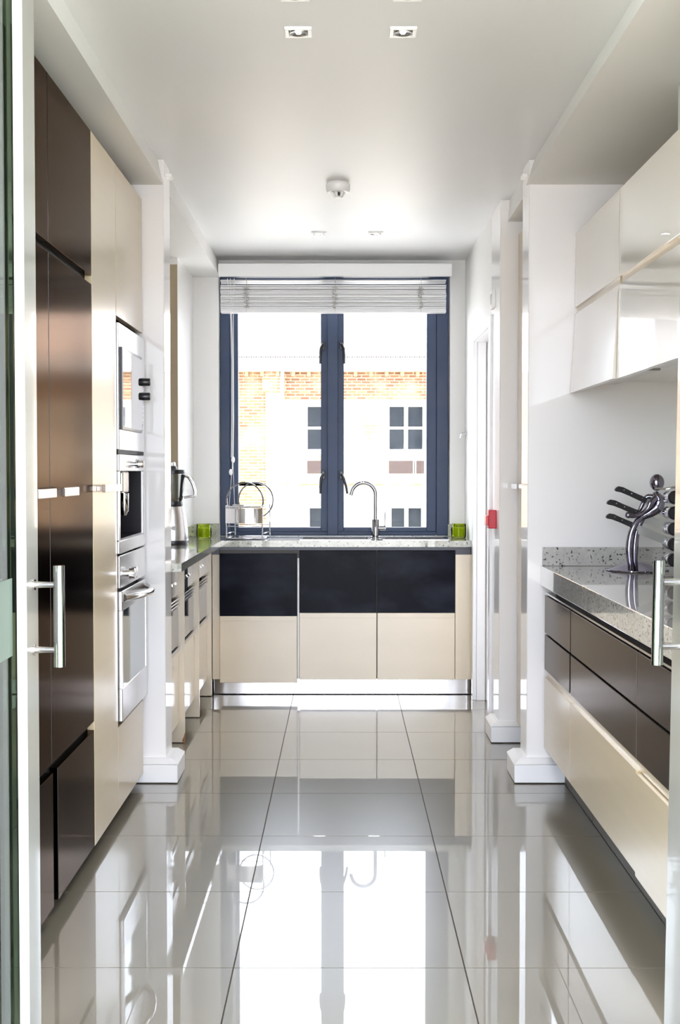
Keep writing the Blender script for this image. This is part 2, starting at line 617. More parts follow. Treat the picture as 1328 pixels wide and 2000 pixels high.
def win_handle(xc, zc, s, p, lean):
    h = MB()
    h.box(xc - 0.010, xc + 0.010, YW - 0.022, YW - 0.008, zc - 0.016, zc + 0.034, 0.003)
    h.cyl((xc, YW - 0.02, zc + 0.012), (xc, YW - 0.05, zc + 0.012), 0.008, 10)
    h.tube([(xc, YW - 0.048, zc + 0.016), (xc + s * 0.014, YW - 0.052, zc - 0.01), (xc + s * (0.018 + lean), YW - 0.052, zc - 0.06),
            (xc + s * (0.018 + lean * 1.6), YW - 0.048, zc - 0.105)], [0.008, 0.009, 0.008, 0.007], 10)
    h.build('window_handle', 'black_plastic', p)


win_handle(-0.118, 2.045, -1, sl, 0)
win_handle(-0.008, 2.045, 1, sr, 0)
win_handle(-0.118, 1.255, -1, sl, 0)
win_handle(-0.008, 1.255, 1, sr, 0.012)

# blind
bl = thing('venetian_blind', 'white slatted blind drawn up under a white pelmet above the window', 'blind', (-0.04, 7.72, 2.25))
MB().box(-0.735, 0.646, 7.60, 7.625, 2.436, 2.512, 0.003).box(-0.735, 0.646, 7.625, 7.79, 2.49, 2.512).build('pelmet', 'white_plastic', bl)
MB().box(-0.73, 0.64, 7.68, 7.74, 2.445, 2.485, 0.003).build('headrail', 'navy_frame', bl)
sx0, sx1 = -0.729, 0.618
slat_me = None
zs = [2.416] + [2.390 - i * 0.0099 for i in range(15)]
for i, z in enumerate(zs):
    if slat_me is None:
        s = MB()
        s.prism([(-0.026, 0.0), (0.0, 0.004), (0.026, 0.0), (0.026, 0.0074), (0.0, 0.0114), (-0.026, 0.0074)], 'x', sx0, sx1)
        o = s.build('slat', 'blind', bl)
        slat_me = o.data
    else:
        o = bpy.data.objects.new('slat', slat_me)
        C.objects.link(o)
        adopt(o, bl)
    o.location = (random.uniform(-0.0015, 0.0015), 7.715 + random.uniform(-0.0025, 0.0025), z)
    o.rotation_euler = (math.radians(-14) if i == 0 else math.radians(random.uniform(-3, 3)), 0, 0)
MB().box(sx0, sx1, 7.688, 7.742, 2.233, 2.252, 0.003).build('bottom_rail', 'blind', bl)
for xc in (-0.575, -0.045, 0.468):
    k = MB()
    for j in range(9):
        z0 = 2.262 + j * 0.0145
        pts = []
        for q in range(7):
            pts.append((xc + random.uniform(-0.020, 0.020), 7.684 - random.uniform(0, 0.012), z0 + random.uniform(-0.008, 0.012)))
        k.tube(pts, 0.0016, 5)
    k.tube([(xc, 7.683, 2.44), (xc + 0.004, 7.683, 2.37), (xc, 7.682, 2.235)], 0.0012, 5)
    k.build('ladder_cord', 'cord_grey', bl)
cd = MB()
for a, b_, zz in ((-0.030, -0.006, 1.37), (-0.014, 0.0, 1.29), (0.010, 0.004, 1.30)):
    cd.tube([(-0.655 + a, 7.672, 2.435), (-0.655 + a * 0.4, 7.672, 2.2), (-0.655 + b_, 7.674, 1.95), (-0.655 + b_ * 1.2, 7.676, 1.6),
             (-0.660 + b_, 7.678, zz)], 0.0018, 6)
cd.tube([(-0.663, 7.678, 1.29), (-0.678, 7.68, 1.1), (-0.683, 7.70, 0.95)], 0.0012, 6)
cd.tube([(-0.656, 7.678, 1.36), (-0.648, 7.68, 1.1), (-0.645, 7.70, 0.95)], 0.0012, 6)
cd.build('pull_cord', 'cord', bl)
for xc, zc in ((-0.655, 1.357), (-0.669, 1.282)):
    MB().lathe([(0.003, -0.02), (0.009, -0.014), (0.011, 0.0), (0.008, 0.013), (0.003, 0.018)], (xc, 7.676, zc), 14).build('cord_toggle', 'white_plastic', bl)

# ------------------------------------------------------------------ entrance glass doors
def leaf(sx, x_face, x_edge, y0, y1, label, hx, hd, hz, sz):
    e = thing('glass_door', label, 'door', (x_face, y0, 0), 'pair of open glass entrance doors')
    MB().box(min(x_face, x_edge), max(x_face, x_edge), y0, y1, 0.006, 2.50, 0.0015).build('stile', 'leaf_face', e)
    st = MB().box(min(x_face, x_edge), max(x_face, x_edge), y0 - 0.004, y0 - 0.0005, 0.006, 2.50, 0.0008)
    st.build('edge_strip', 'leaf_edge', e)
    gx = x_edge + sx * 0.010
    g = MB().box(min(gx, gx + sx * 0.010), max(gx, gx + sx * 0.010), y0 - 0.85, y0 + 0.06, 0.02, 2.50)
    g = g.build('pane', 'door_glass', e)
    for (a, b_) in ((0.884, 1.054),):
        MB().box(min(gx - sx * 0.001, gx), max(gx - sx * 0.001, gx), y0 - 0.85, y0 - 0.006, a, b_).build('frosted_band', 'frosted', g)
    MB().box(min(gx, gx + sx * 0.02), max(gx, gx + sx * 0.02), y0 - 0.95, y0 - 0.85, 0.006, 2.5, 0.002).build('stile', 'leaf_face', e)
    h = MB()
    h.cyl((hx, hd, hz[0]), (hx, hd, hz[1]), 0.0128, 24)
    hb = h.build('pull_handle', 'pull_chrome', e)
    for z in sz:
        s = MB()
        s.cyl((x_face, hd, z), (hx, hd, z), 0.0075, 16)
        s.lathe([(0.0, 0.0), (0.0125, 0.0), (0.0125, 0.005), (0.0, 0.005)], (min(x_face, x_face - sx * 0.005), hd, z), 20, 'x')
        s.build('handle_post', 'steel_gloss', hb)
    return e


leaf(-1, -0.692, -0.713, 2.80, 2.907, 'open left glass entrance door with bar handle and frosted band', -0.634, 2.858, (0.850, 1.077), (0.888, 1.034))
rl = leaf(1, 0.737, 0.757, 2.745, 2.905, 'open right glass entrance door with bar handle beside the granite worktop', 0.678, 2.80, (0.863, 1.092), (0.904, 1.045))
rl.rotation_euler = (0, math.radians(0.75), 0)

# ------------------------------------------------------------------ left tall units
XD = -0.82        # door faces
fr_t = thing('fridge', 'dark bronze double fridge freezer with two flat handles', 'fridge', (-1.1, 3.6, 0))
MB().box(XL + 0.004, XD - 0.028, 2.97, 4.205, 0.09, 2.395).box(XL + 0.004, XD - 0.07, 2.97, 4.2, 0.002, 0.09).build('body', 'black_recess', fr_t)


def panel(p, name, m, y0, y1, z0, z1, x=XD, th=0.024, bev=0.0011):
    return MB().box(min(x, x + (th if x > 0 else -th)), max(x, x + (th if x > 0 else -th)), y0, y1, z0, z1, bev, 2).build(name, m, p)


for (y0, y1) in ((2.975, 3.587), (3.593, 4.205)):
    panel(fr_t, 'upper_door', 'bronze', y0, y1, 1.925, 2.395)
    d_ = panel(fr_t, 'door', 'bronze', y0, y1, 0.462, 1.898)
    hy = (3.285, 3.50) if y0 < 3.2 else (3.60, 3.80)
    hm = MB().box(XD + 0.030, XD + 0.040, hy[0], hy[1], 1.216, 1.241, 0.0015)
    ym = hy[1] - 0.03 if y0 < 3.2 else hy[0] + 0.03
    hm.box(XD, XD + 0.031, ym - 0.02, ym + 0.02, 1.220, 1.237, 0.001)
    hm.build('handle', 'handle_steel', d_)
panel(fr_t, 'drawer', 'bronze', 2.975, 3.605, 0.050, 0.434)
panel(fr_t, 'drawer', 'bronze', 3.665, 4.205, 0.050, 0.434)

tc_ = thing('tall_cabinet', 'tall narrow cream cabinet between the fridge and the oven tower', 'cabinet', (-1.1, 4.43, 0))
MB().box(XL + 0.004, XD - 0.028, 4.212, 4.655, 0.05, 2.395).box(XL + 0.004, XD - 0.06, 4.212, 4.655, 0.002, 0.05).build('body', 'carcass', tc_)
d_ = panel(tc_, 'door', 'cream_satin', 4.212, 4.655, 0.046, 2.396)
MB().box(XD + 0.026, XD + 0.036, 4.235, 4.56, 1.217, 1.242, 0.0015).box(XD, XD + 0.027, 4.27, 4.31, 1.221, 1.238, 0.001).build('handle', 'handle_steel', d_)

ot = thing('oven_tower', 'cream oven tower holding three built in steel appliances', 'cabinet', (-1.1, 4.95, 0))
ob = MB().box(XL + 0.004, XD - 0.028, 4.662, 4.678, 0.05, 2.395).box(XL + 0.004, XD - 0.028, 5.252, 5.270, 0.05, 2.395)
ob.box(XL + 0.004, XL + 0.02, 4.678, 5.252, 0.05, 2.395)
for z in (0.05, 0.352, 0.972, 1.352, 1.83, 2.379):
    ob.box(XL + 0.02, XD - 0.03, 4.678, 5.252, z, z + 0.012)
ob.box(XL + 0.03, XD - 0.06, 4.662, 5.235, 0.002, 0.05)
ob.build('body', 'carcass', ot)
panel(ot, 'upper_door', 'cream_satin', 4.662, 5.270, 1.852, 2.396)
panel(ot, 'drawer', 'cream_satin', 4.662, 5.240, 0.046, 0.350)

XA = -0.812
# microwave
mw = thing('microwave', 'built in steel microwave with dark framed door at the top of the tower', 'microwave', (-1.0, 4.95, 1.364))
MB().box(XL + 0.1, XA - 0.022, 4.682, 5.248, 1.368, 1.822).build('body', 'black_recess', mw)
MB().box(XA - 0.022, XA, 4.664, 5.262, 1.366, 1.828, 0.002).build('face', 'steel', mw)
md = MB().box(XA, XA + 0.008, 4.690, 5.150, 1.440, 1.742, 0.0015).build('door', 'black_plastic', mw)
MB().box(XA + 0.004, XA + 0.010, 4.698, 5.138, 1.450, 1.732, 0.001).build('door_glass', 'mirror_glass', md)
for z in (1.648, 1.590):
    MB().lathe([(0.0, 0), (0.016, 0), (0.0155, 0.030), (0.013, 0.033), (0, 0.033)], (XA, 5.205, z), 22, 'x').build('knob', 'black_plastic', mw)
for z in (1.545, 1.527, 1.509, 1.491):
    MB().box(XA, XA + 0.003, 5.18, 5.235, z, z + 0.008, 0.001).build('button', 'steel_gloss', mw)
MB().lathe([(0, 0), (0.014, 0), (0.014, 0.003), (0, 0.003)], (XA, 5.205, 1.463), 18, 'x').build('button', 'steel_gloss', mw)
MB().box(XA - 0.03, XA - 0.004, 4.664, 5.262, 1.352, 1.366).build('vent_gap', 'black_recess', mw)

# coffee machine
cm = thing('coffee_machine', 'built in coffee machine with black niche and spout below the microwave', 'coffee machine', (-1.0, 4.95, 0.984))
cb = MB()
cb.box(XL + 0.1, XA - 0.26, 4.682, 5.248, 0.988, 1.346)
cb.build('body', 'black_recess', cm)
nb = MB()
nb.box(XA - 0.26, XA - 0.004, 4.682, 4.700, 1.03, 1.29).box(XA - 0.26, XA - 0.004, 5.190, 5.225, 1.03, 1.29)
nb.box(XA - 0.26, XA - 0.004, 4.70, 5.19, 1.030, 1.040).box(XA - 0.27, XA - 0.255, 4.70, 5.19, 1.03, 1.29)
nb.build('niche', 'black_plastic', cm)
MB().box(XA - 0.26, XA, 4.664, 5.262, 1.288, 1.350, 0.002).build('top_panel', 'steel', cm)
MB().box(XA - 0.26, XA, 4.664, 5.262, 0.985, 1.032, 0.002).build('drip_drawer', 'steel', cm)
MB().box(XA - 0.02, XA, 5.215, 5.262, 1.034, 1.287, 0.001).build('side_trim', 'steel', cm)
MB().box(XA - 0.02, XA, 4.664, 4.684, 1.034, 1.287, 0.001).build('side_trim', 'steel', cm)
MB().box(XA - 0.12, XA - 0.01, 4.80, 4.935, 1.205, 1.288, 0.008, 2).build('brew_head', 'handle_steel', cm)
sp = MB().lathe([(0.0, 0.0), (0.008, 0.0), (0.014, 0.012), (0.019, 0.018), (0.019, 0.085), (0, 0.085)], (XA - 0.025, 4.905, 1.118), 20)
sp.lathe([(0.0, 0.0), (0.005, 0.0), (0.009, 0.01), (0.009, 0.05), (0, 0.05)], (XA - 0.06, 4.84, 1.105), 16)
sp.build('spout', 'chrome', cm)
kn = MB().lathe([(0, 0), (0.008, 0), (0.008, 0.012), (0.0145, 0.014), (0.0145, 0.036), (0.012, 0.039), (0, 0.039)], (XA, 4.99, 1.315), 24, 'x')
kn.build('knob', 'chrome', cm)
MB().box(XA, XA + 0.002, 5.04, 5.11, 1.300, 1.334, 0.0008).build('display', 'oven_glass', cm)

# oven
ov = thing('oven', 'built in steel oven with bowed handle and glass door at the bottom of the tower', 'oven', (-1.0, 4.95, 0.36))
MB().box(XL + 0.1, XA - 0.03, 4.682, 5.248, 0.366, 0.968).build('body', 'black_recess', ov)
MB().box(XA - 0.03, XA, 4.672, 5.262, 0.858, 0.978, 0.002).build('control_panel', 'steel', ov)
odr = MB()
odr.box(XA - 0.03, XA + 0.006, 4.676, 5.262, 0.368, 0.490, 0.002)
odr.box(XA - 0.03, XA + 0.006, 4.676, 5.262, 0.775, 0.848, 0.002)
odr.box(XA - 0.03, XA + 0.006, 4.676, 4.70, 0.490, 0.775).box(XA - 0.03, XA + 0.006, 5.238, 5.262, 0.490, 0.775)
odr = odr.build('door', 'steel', ov)
MB().box(XA - 0.02, XA + 0.004, 4.70, 5.238, 0.490, 0.775).build('door_glass', 'oven_glass', odr)
hp = []
for i in range(15):
    t = i / 14
    hp.append((XA + 0.008 + 0.058 * math.sin(PI * t) ** 0.75, 4.70 + 0.49 * t, 0.822))
MB().tube(hp, [0.014] * 15, 14, flat=1.0).build('handle', 'steel_gloss', odr)
for yy in (4.79, 4.835):
    MB().lathe([(0, 0), (0.012, 0), (0.012, 0.012), (0.022, 0.015), (0.021, 0.034), (0.017, 0.037), (0, 0.037)], (XA, yy, 0.905), 24, 'x').build('knob', 'chrome', ov)

# ------------------------------------------------------------------ left worktop run with three compact appliances
WT = 0.892
XWL = -0.690
YWF = 7.285
wt = MB()
# L-shaped slab with two bowl cut-outs
wt.box(XL + 0.004, XWL, 5.48, 7.068, WT - 0.036, WT)
wt.box(-0.90, XWL, 7.068, YWF, WT - 0.036, WT)
bowls = ((-0.235, 0.15), (0.245, 0.60))
BY0, BY1 = 7.375, 7.62
wt.box(-0.90, 0.738, YWF, BY0, WT - 0.036, WT)
wt.box(-0.90, 0.738, BY1, YF - 0.002, WT - 0.036, WT)
wt.box(-0.748, 0.648, YF - 0.002, YW - 0.021, WT - 0.0, WT + 0.002)
wt.box(-0.90, bowls[0][0], BY0, BY1, WT - 0.036, WT)
wt.box(bowls[0][1], bowls[1][0], BY0, BY1, WT - 0.036, WT)
wt.box(bowls[1][1], 0.738, BY0, BY1, WT - 0.036, WT)
wto = thing('worktop', 'pale speckled granite worktop running under the window and along the left', 'worktop', (-0.8, 7.2, WT - 0.036))
wt.build('slab', 'granite_pale', wto)
up = MB().box(-0.90, -0.752, YF - 0.022, YF - 0.002, WT, WT + 0.078, 0.001)
up.build('upstand', 'granite_pale', wto)
MB().box(0.64, 0.738, YF - 0.022, YF - 0.002, WT, WT + 0.074, 0.001).build('upstand', 'granite_pale', wto)
MB().box(-0.905, -0.885, 7.072, YF - 0.024, WT, WT + 0.078, 0.001).build('upstand', 'granite_pale', wto)
MB().box(XL + 0.004, XL + 0.02, 5.50, 7.06, WT, WT + 0.078, 0.001).build('upstand', 'granite_pale', wto)

for i, (y0, y1) in enumerate(((5.50, 6.03), (6.05, 6.65), (6.67, 7.28))):
    lab = ('compact built in oven under the worktop next to the stub wall', 'middle compact built in appliance under the left worktop',
           'compact built in appliance under the worktop next to the sink run')[i]
    ap = thing('compact_oven', lab, 'oven', (-1.05, (y0 + y1) / 2, 0), 'appliances under the left worktop')
    xf = -0.779
    MB().box(XL + 0.05, xf - 0.022, y0 + 0.02, y1 - 0.01, 0.09, WT - 0.04).build('body', 'black_recess', ap)
    MB().box(xf - 0.02, xf + 0.003, y0 + 0.004, y1 - 0.002, 0.705, 0.850, 0.002).build('control_panel', 'black_glass' if i else 'steel', ap)
    for j in range(4):
        MB().box(xf + 0.003, xf + 0.008, y0 + 0.10 + j * 0.11, y0 + 0.16 + j * 0.11, 0.76, 0.772, 0.001).build('button', 'chrome', ap)
    gr = MB()
    for j in range(3):
        gr.box(xf - 0.02, xf + 0.012, y0 + 0.004, y1 - 0.002, 0.652 + j * 0.015, 0.663 + j * 0.015, 0.001)
    gr.build('vent_trim', 'steel', ap)
    MB().box(xf - 0.02, xf + 0.004, y0 + 0.004, y1 - 0.002, 0.468, 0.647, 0.002).build('door', 'appliance_glass', ap)
    MB().box(xf - 0.02, xf + 0.012, y0 + 0.004, y1 - 0.002, 0.445, 0.462, 0.001).build('trim', 'steel', ap)
    MB().box(xf - 0.02, xf + 0.006, y0 + 0.004, y1 - 0.002, 0.10, 0.440, 0.002).build('drawer', 'cream_sink', ap)
    MB().box(XL + 0.05, xf - 0.05, y0 + 0.02, y1 - 0.02, 0.002, 0.10).build('plinth', 'black_recess', ap)
for i, (y0, lab) in enumerate(((6.032, 'cream upright panel with chipped foot between the appliances'), (6.652, 'cream upright panel between the middle and far appliances'),
                               (7.284, 'cream upright panel in the corner by the sink doors'))):
    p_ = thing('upright_panel', lab, 'panel', (-0.77, y0, 0), 'cream uprights under the left worktop')
    MB().box(-1.3, -0.747, y0, y0 + 0.017, 0.004, WT - 0.037, 0.001).build('board', 'cream_sink', p_)
    if i == 0:
        MB().prism([(-0.7505, 0.0), (-0.7465, 0.0), (-0.7465, 0.05), (-0.752, 0.03), (-0.760, 0.012)], 'y', y0 - 0.001, y0 + 0.018).build('chipped_corner', 'chip', p_)

# ------------------------------------------------------------------ sink run
YD = 7.31
su = thing('sink_cabinet', 'sink cabinet with dark navy and cream doors below the window', 'cabinet', (0, 7.5, 0))
MB().box(-0.745, 0.738, YD + 0.026, YF - 0.01, 0.095, 0.70).box(-0.745, 0.738, YD + 0.026, YD + 0.04, 0.70, WT - 0.037).build('body', 'carcass', su)
MB().box(-0.745, 0.738, YD + 0.004, YD + 0.024, 0.836, WT - 0.037).box(-0.745, -0.705, YD + 0.003, YD + 0.02, 0.812, 0.837).box(0.645, 0.738, YD + 0.003, YD + 0.02, 0.812, 0.837).build('rail', 'navy_rail', su)
MB().box(-0.745, -0.703, YD + 0.002, YD + 0.022, 0.095, 0.811, 0.001).build('filler', 'cream_sink', su)
MB().box(0.645, 0.738, YD + 0.002, YD + 0.022, 0.095, 0.811, 0.001).build('filler', 'cream_sink', su)
for i, (x0, x1, dz, dy) in enumerate(((-0.701, -0.260, -0.016, -0.020), (-0.246, 0.194, 0, 0), (0.199, 0.642, 0, 0))):
    dd = MB().box(x0, x1, YD + dy, YD + dy + 0.021, 0.094 + dz, 0.476 + dz, 0.0015).build('door', 'cream_sink', su)
    u = MB().box(x0, x1, YD + dy, YD + dy + 0.021, 0.478 + dz, 0.834 + dz, 0.0015).build('upper_panel', 'navy_lacquer', dd)
    MB().box(x0 + 0.001, x1 - 0.001, YD + dy - 0.002, YD + dy + 0.001, 0.450 + dz, 0.4765 + dz, 0.0005).build('grip_strip', 'cream_sink', dd)
MB().box(-0.258, -0.248, YD + 0.001, YD + 0.02, 0.10, 0.79).build('gap_strip', 'white_plastic', su)
MB().box(-0.742, 0.735, YD + 0.045, YD + 0.055, 0.004, 0.094, 0.001).build('kick_board', 'steel_gloss', su)

sk = thing('sink', 'two bowl stainless steel sink set into the granite under the tap', 'sink', (0.1, 7.5, WT - 0.15))
for (x0, x1) in bowls:
    rim = MB()
    rim.box(x0 - 0.012, x0 + 0.004, BY0 - 0.012, BY1 + 0.012, WT + 0.0005, WT + 0.004, 0.001)
    rim.box(x1 - 0.004, x1 + 0.012, BY0 - 0.012, BY1 + 0.012, WT + 0.0005, WT + 0.004, 0.001)
    rim.box(x0 + 0.004, x1 - 0.004, BY0 - 0.012, BY0 + 0.004, WT + 0.0005, WT + 0.004, 0.001)
    rim.box(x0 + 0.004, x1 - 0.004, BY1 - 0.004, BY1 + 0.012, WT + 0.0005, WT + 0.004, 0.001)
    rim.build('rim', 'steel_gloss', sk)
    bo = MB()
    bo.box(x0 + 0.001, x0 + 0.004, BY0 + 0.001, BY1 - 0.001, WT - 0.15, WT)
    bo.box(x1 - 0.004, x1 - 0.001, BY0 + 0.001, BY1 - 0.001, WT - 0.15, WT)
    bo.box(x0 + 0.004, x1 - 0.004, BY0 + 0.001, BY0 + 0.004, WT - 0.15, WT)
    bo.box(x0 + 0.004, x1 - 0.004, BY1 - 0.004, BY1 - 0.001, WT - 0.15, WT)
    bo.box(x0 + 0.004, x1 - 0.004, BY0 + 0.004, BY1 - 0.004, WT - 0.15, WT - 0.147)
    bo.build('bowl', 'steel_gloss', sk)

# tap
tp = thing('tap', 'chrome swan neck mixer tap standing between the sink bowls', 'tap', (0.195, 7.665, WT))
tx, ty = 0.197, 7.665
MB().lathe([(0, 0), (0.030, 0), (0.030, 0.005), (0.023, 0.008), (0.023, 0.105), (0.021, 0.108), (0, 0.108)], (tx, ty, WT), 28).build('body', 'tap_chrome', tp)
rr = 0.072
cz = 1.146
path = [(tx, ty, WT + 0.10), (tx, ty, WT + 0.16)] + arc((tx - rr, ty, cz), rr, 0.0, PI * 0.93, 18)
path += [(tx - 2 * rr - 0.004, ty, cz - 0.004)]
MB().tube(path, 0.0115, 16).build('spout', 'tap_chrome', tp)
lv = MB().cyl((tx + 0.018, ty, WT + 0.055), (tx + 0.062, ty, WT + 0.055), 0.015, 20)
lv.cyl((tx + 0.055, ty, WT + 0.06), (tx + 0.058, ty, WT + 0.15), 0.004, 12)
lv.build('lever', 'tap_chrome', tp)

# dish rack
dk = thing('dish_rack', 'chrome wire dish rack with round hoops left of the sink', 'dish rack', (-0.56, 7.5, WT))
Rk = Matrix.Translation((-0.565, 7.36, WT)) @ Matrix.Rotation(math.radians(-6), 4, 'Z')


def rk(mb, name, m='chrome'):
    mb.xform(Rk)
    return mb.build(name, m, dk)


W2, DP = 0.105, 0.27
for yy, w in ((0.012, 0.106), (DP - 0.01, 0.104)):
    rk(MB().tube(arc((0.002 + (0.02 if yy > 0.1 else 0), yy, 0.224), w, 0, 2 * PI * 47 / 48, 47), 0.0048, 8, closed=True), 'hoop', 'tap_chrome')
base = MB()
for yy in (0.0, DP):
    base.tube([(-W2, yy, 0.008), (W2, yy, 0.008)], 0.004, 8)
    base.tube([(-W2, yy, 0.078), (W2, yy, 0.078)], 0.003, 8)
for xx in (-W2, W2):
    base.tube([(xx, 0, 0.008), (xx, DP, 0.008)], 0.004, 8)
    base.tube([(xx, 0, 0.036), (xx, DP, 0.036)], 0.003, 8)
    base.tube([(xx, 0, 0.006), (xx, 0, 0.20)], 0.0038, 8)
    base.tube([(xx, DP, 0.006), (xx, DP, 0.20)], 0.0038, 8)
    base.tube([(xx, 0, 0.19), (xx, DP, 0.19)], 0.003, 8)
rk(base, 'frame', 'rack_chrome')
rk(MB().box(-W2 + 0.004, W2 - 0.004, 0.004, DP - 0.004, 0.006, 0.010), 'tray', 'steel_gloss')
band = MB()
b = bmesh.new()
n = 18
vs = []
for i in range(n + 1):
    t = -1 + 2 * i / n
    x, y = t * 0.108, -0.006 - 0.032 * (1 - t * t)
    vs.append((b.verts.new((x, y, 0.096)), b.verts.new((x, y, 0.182)), b.verts.new((x, y + 0.002, 0.182)), b.verts.new((x, y + 0.002, 0.096))))
for i in range(n):
    p, q = vs[i], vs[i + 1]
    for k in range(4):
        b.faces.new((p[k], p[(k + 1) % 4], q[(k + 1) % 4], q[k]))
b.faces.new(vs[0])
b.faces.new(vs[-1][::-1])
bmesh.ops.recalc_face_normals(b, faces=list(b.faces))
band._join(b)
rk(band, 'cutlery_holder', 'steel_gloss')
rk(MB().box(-W2, W2, -0.03, 0.045, 0.184, 0.196, 0.003).box(-0.07, 0.0, 0.0, 0.06, 0.196, 0.204, 0.003), 'top_shelf')

# candles in green glass
for (px, d, lab) in ((398, 7.53, 'green glass candle holder beside the jug blender'), (896, 7.60, 'green glass candle holder at the right end of the window worktop')):
    x = (px - 669) * d / FPX
    cn = thing('candle_holder', lab, 'candle', (x, d, WT), 'green glass candles')
    MB().lathe([(0, 0), (0.038, 0), (0.043, 0.004), (0.045, 0.03), (0.043, 0.082), (0.041, 0.084), (0.0395, 0.082), (0.041, 0.03), (0.039, 0.008), (0, 0.008)], (x, d, WT), 32).build('glass_cup', 'candle_glass', cn)
    MB().lathe([(0, 0), (0.037, 0), (0.0395, 0.022), (0.0392, 0.050), (0.034, 0.053), (0, 0.054)], (x, d, WT + 0.009), 32).build('wax', 'wax_green', cn)
    MB().cyl((x, d, WT + 0.060), (x + 0.001, d, WT + 0.070), 0.001, 6).build('wick', 'black_plastic', cn)

# jug blender
bx, by = -0.925, 6.945
jb = thing('jug_blender', 'steel jug blender with glass jar on the left worktop', 'blender', (bx, by, WT))
MB().lathe([(0, 0), (0.088, 0), (0.090, 0.004), (0.086, 0.022), (0, 0.022)], (bx, by, WT), 32).build('foot', 'black_plastic', jb)
MB().lathe([(0, 0.022), (0.090, 0.022), (0.091, 0.03), (0.086, 0.08), (0.074, 0.17), (0.066, 0.205), (0, 0.206)], (bx, by, WT), 36).build('motor_base', 'steel', jb)
MB().lathe([(0, 0.206), (0.058, 0.206), (0.060, 0.212), (0.058, 0.232), (0, 0.232)], (bx, by, WT), 32).build('collar', 'black_plastic', jb)
MB().lathe([(0, 0.233), (0.056, 0.233), (0.062, 0.26), (0.074, 0.378), (0.0715, 0.378), (0.059, 0.262), (0.053, 0.242), (0, 0.242)], (bx, by, WT), 36).build('jar', 'jar_glass', jb)
lid = MB().lathe([(0, 0.380), (0.076, 0.380), (0.077, 0.386), (0.074, 0.402), (0.03, 0.406), (0.028, 0.418), (0.024, 0.424), (0, 0.425)], (bx, by, WT), 32).build('lid', 'black_plastic', jb)
MB().lathe([(0, 0), (0.021, 0), (0.022, 0.014), (0.017, 0.02), (0, 0.021)], (bx, by, WT + 0.424), 20).build('cap', 'chrome', lid)
MB().tube([(bx + 0.068, by, WT + 0.370), (bx + 0.090, by, WT + 0.366), (bx + 0.112, by, WT + 0.33), (bx + 0.126, by, WT + 0.285), (bx + 0.124, by, WT + 0.262),
           (bx + 0.095, by, WT + 0.258), (bx + 0.066, by, WT + 0.252)], [0.008, 0.009, 0.009, 0.009, 0.008, 0.007, 0.007], 12).build('jar_handle', 'chrome', jb)
MB().lathe([(0, 0), (0.012, 0), (0.012, 0.004), (0, 0.005)], (bx + 0.02, by - 0.087, WT + 0.09), 16, 'y').build('dial', 'chrome', jb)

# ------------------------------------------------------------------ right base units
XB = 0.83
ZWR = 0.897
wr = thing('worktop', 'thick grey speckled granite worktop on the right with the knife stand', 'worktop', (1.1, 4.1, 0.815))
MB().box(XB - 0.012, XR - 0.003, 3.005, 5.286, 0.817, ZWR, 0.0025, 2).build('slab', 'granite_grey', wr)
MB().box(XB - 0.008, XR - 0.003, 5.266, 5.286, ZWR + 0.0005, ZWR + 0.078, 0.0015).build('upstand', 'granite_grey', wr)
MB().box(XR - 0.023, XR - 0.003, 3.005, 5.264, ZWR + 0.0005, ZWR + 0.078, 0.0015).build('upstand', 'granite_grey', wr)
units = ((4.652, 5.25, 'drawer unit in the corner by the right stub wall'), (3.602, 4.648, 'wide drawer unit in the middle of the right run'),
         (3.01, 3.598, 'drawer unit nearest to the right glass door'))
for i, (y0, y1, lab) in enumerate(units):
    un = thing('drawer_unit', 'brown and cream ' + lab, 'cabinet', (1.1, (y0 + y1) / 2, 0), 'drawer units under the right worktop')
    bd = MB().box(XB + 0.045, XR - 0.005, y0, y1, 0.147, 0.812)
    bd.build('body', 'black_recess', un)
    MB().box(XB + 0.085, XB + 0.10, y0, y1, 0.003, 0.147).build('plinth', 'carcass', un)
    g = 0.010 if i == 0 else 0.0025
    dy = 0.022 if i == 0 else 0.0015
    panel(un, 'drawer', 'brown_gloss', y0 + g, y1 - 0.0015, 0.626, 0.779, XB)
    panel(un, 'drawer', 'brown_gloss', y0 + dy, y1 - 0.0015, 0.474, 0.618, XB)
    panel(un, 'deep_drawer', 'cream_satin', y0 + 0.001, y1 - 0.001, 0.150 - (0.008 if i == 2 else 0), 0.442 - (0.006 if i == 2 else 0), XB - (0.002 if i == 2 else 0))
    MB().box(XB + 0.012, XB + 0.03, y0, y1, 0.440, 0.474).build('grip_rail', 'cream_satin', un)
    MB().box(XB + 0.006, XB + 0.03, y0, y1, 0.783, 0.790).build('grip_rail', 'steel', un)

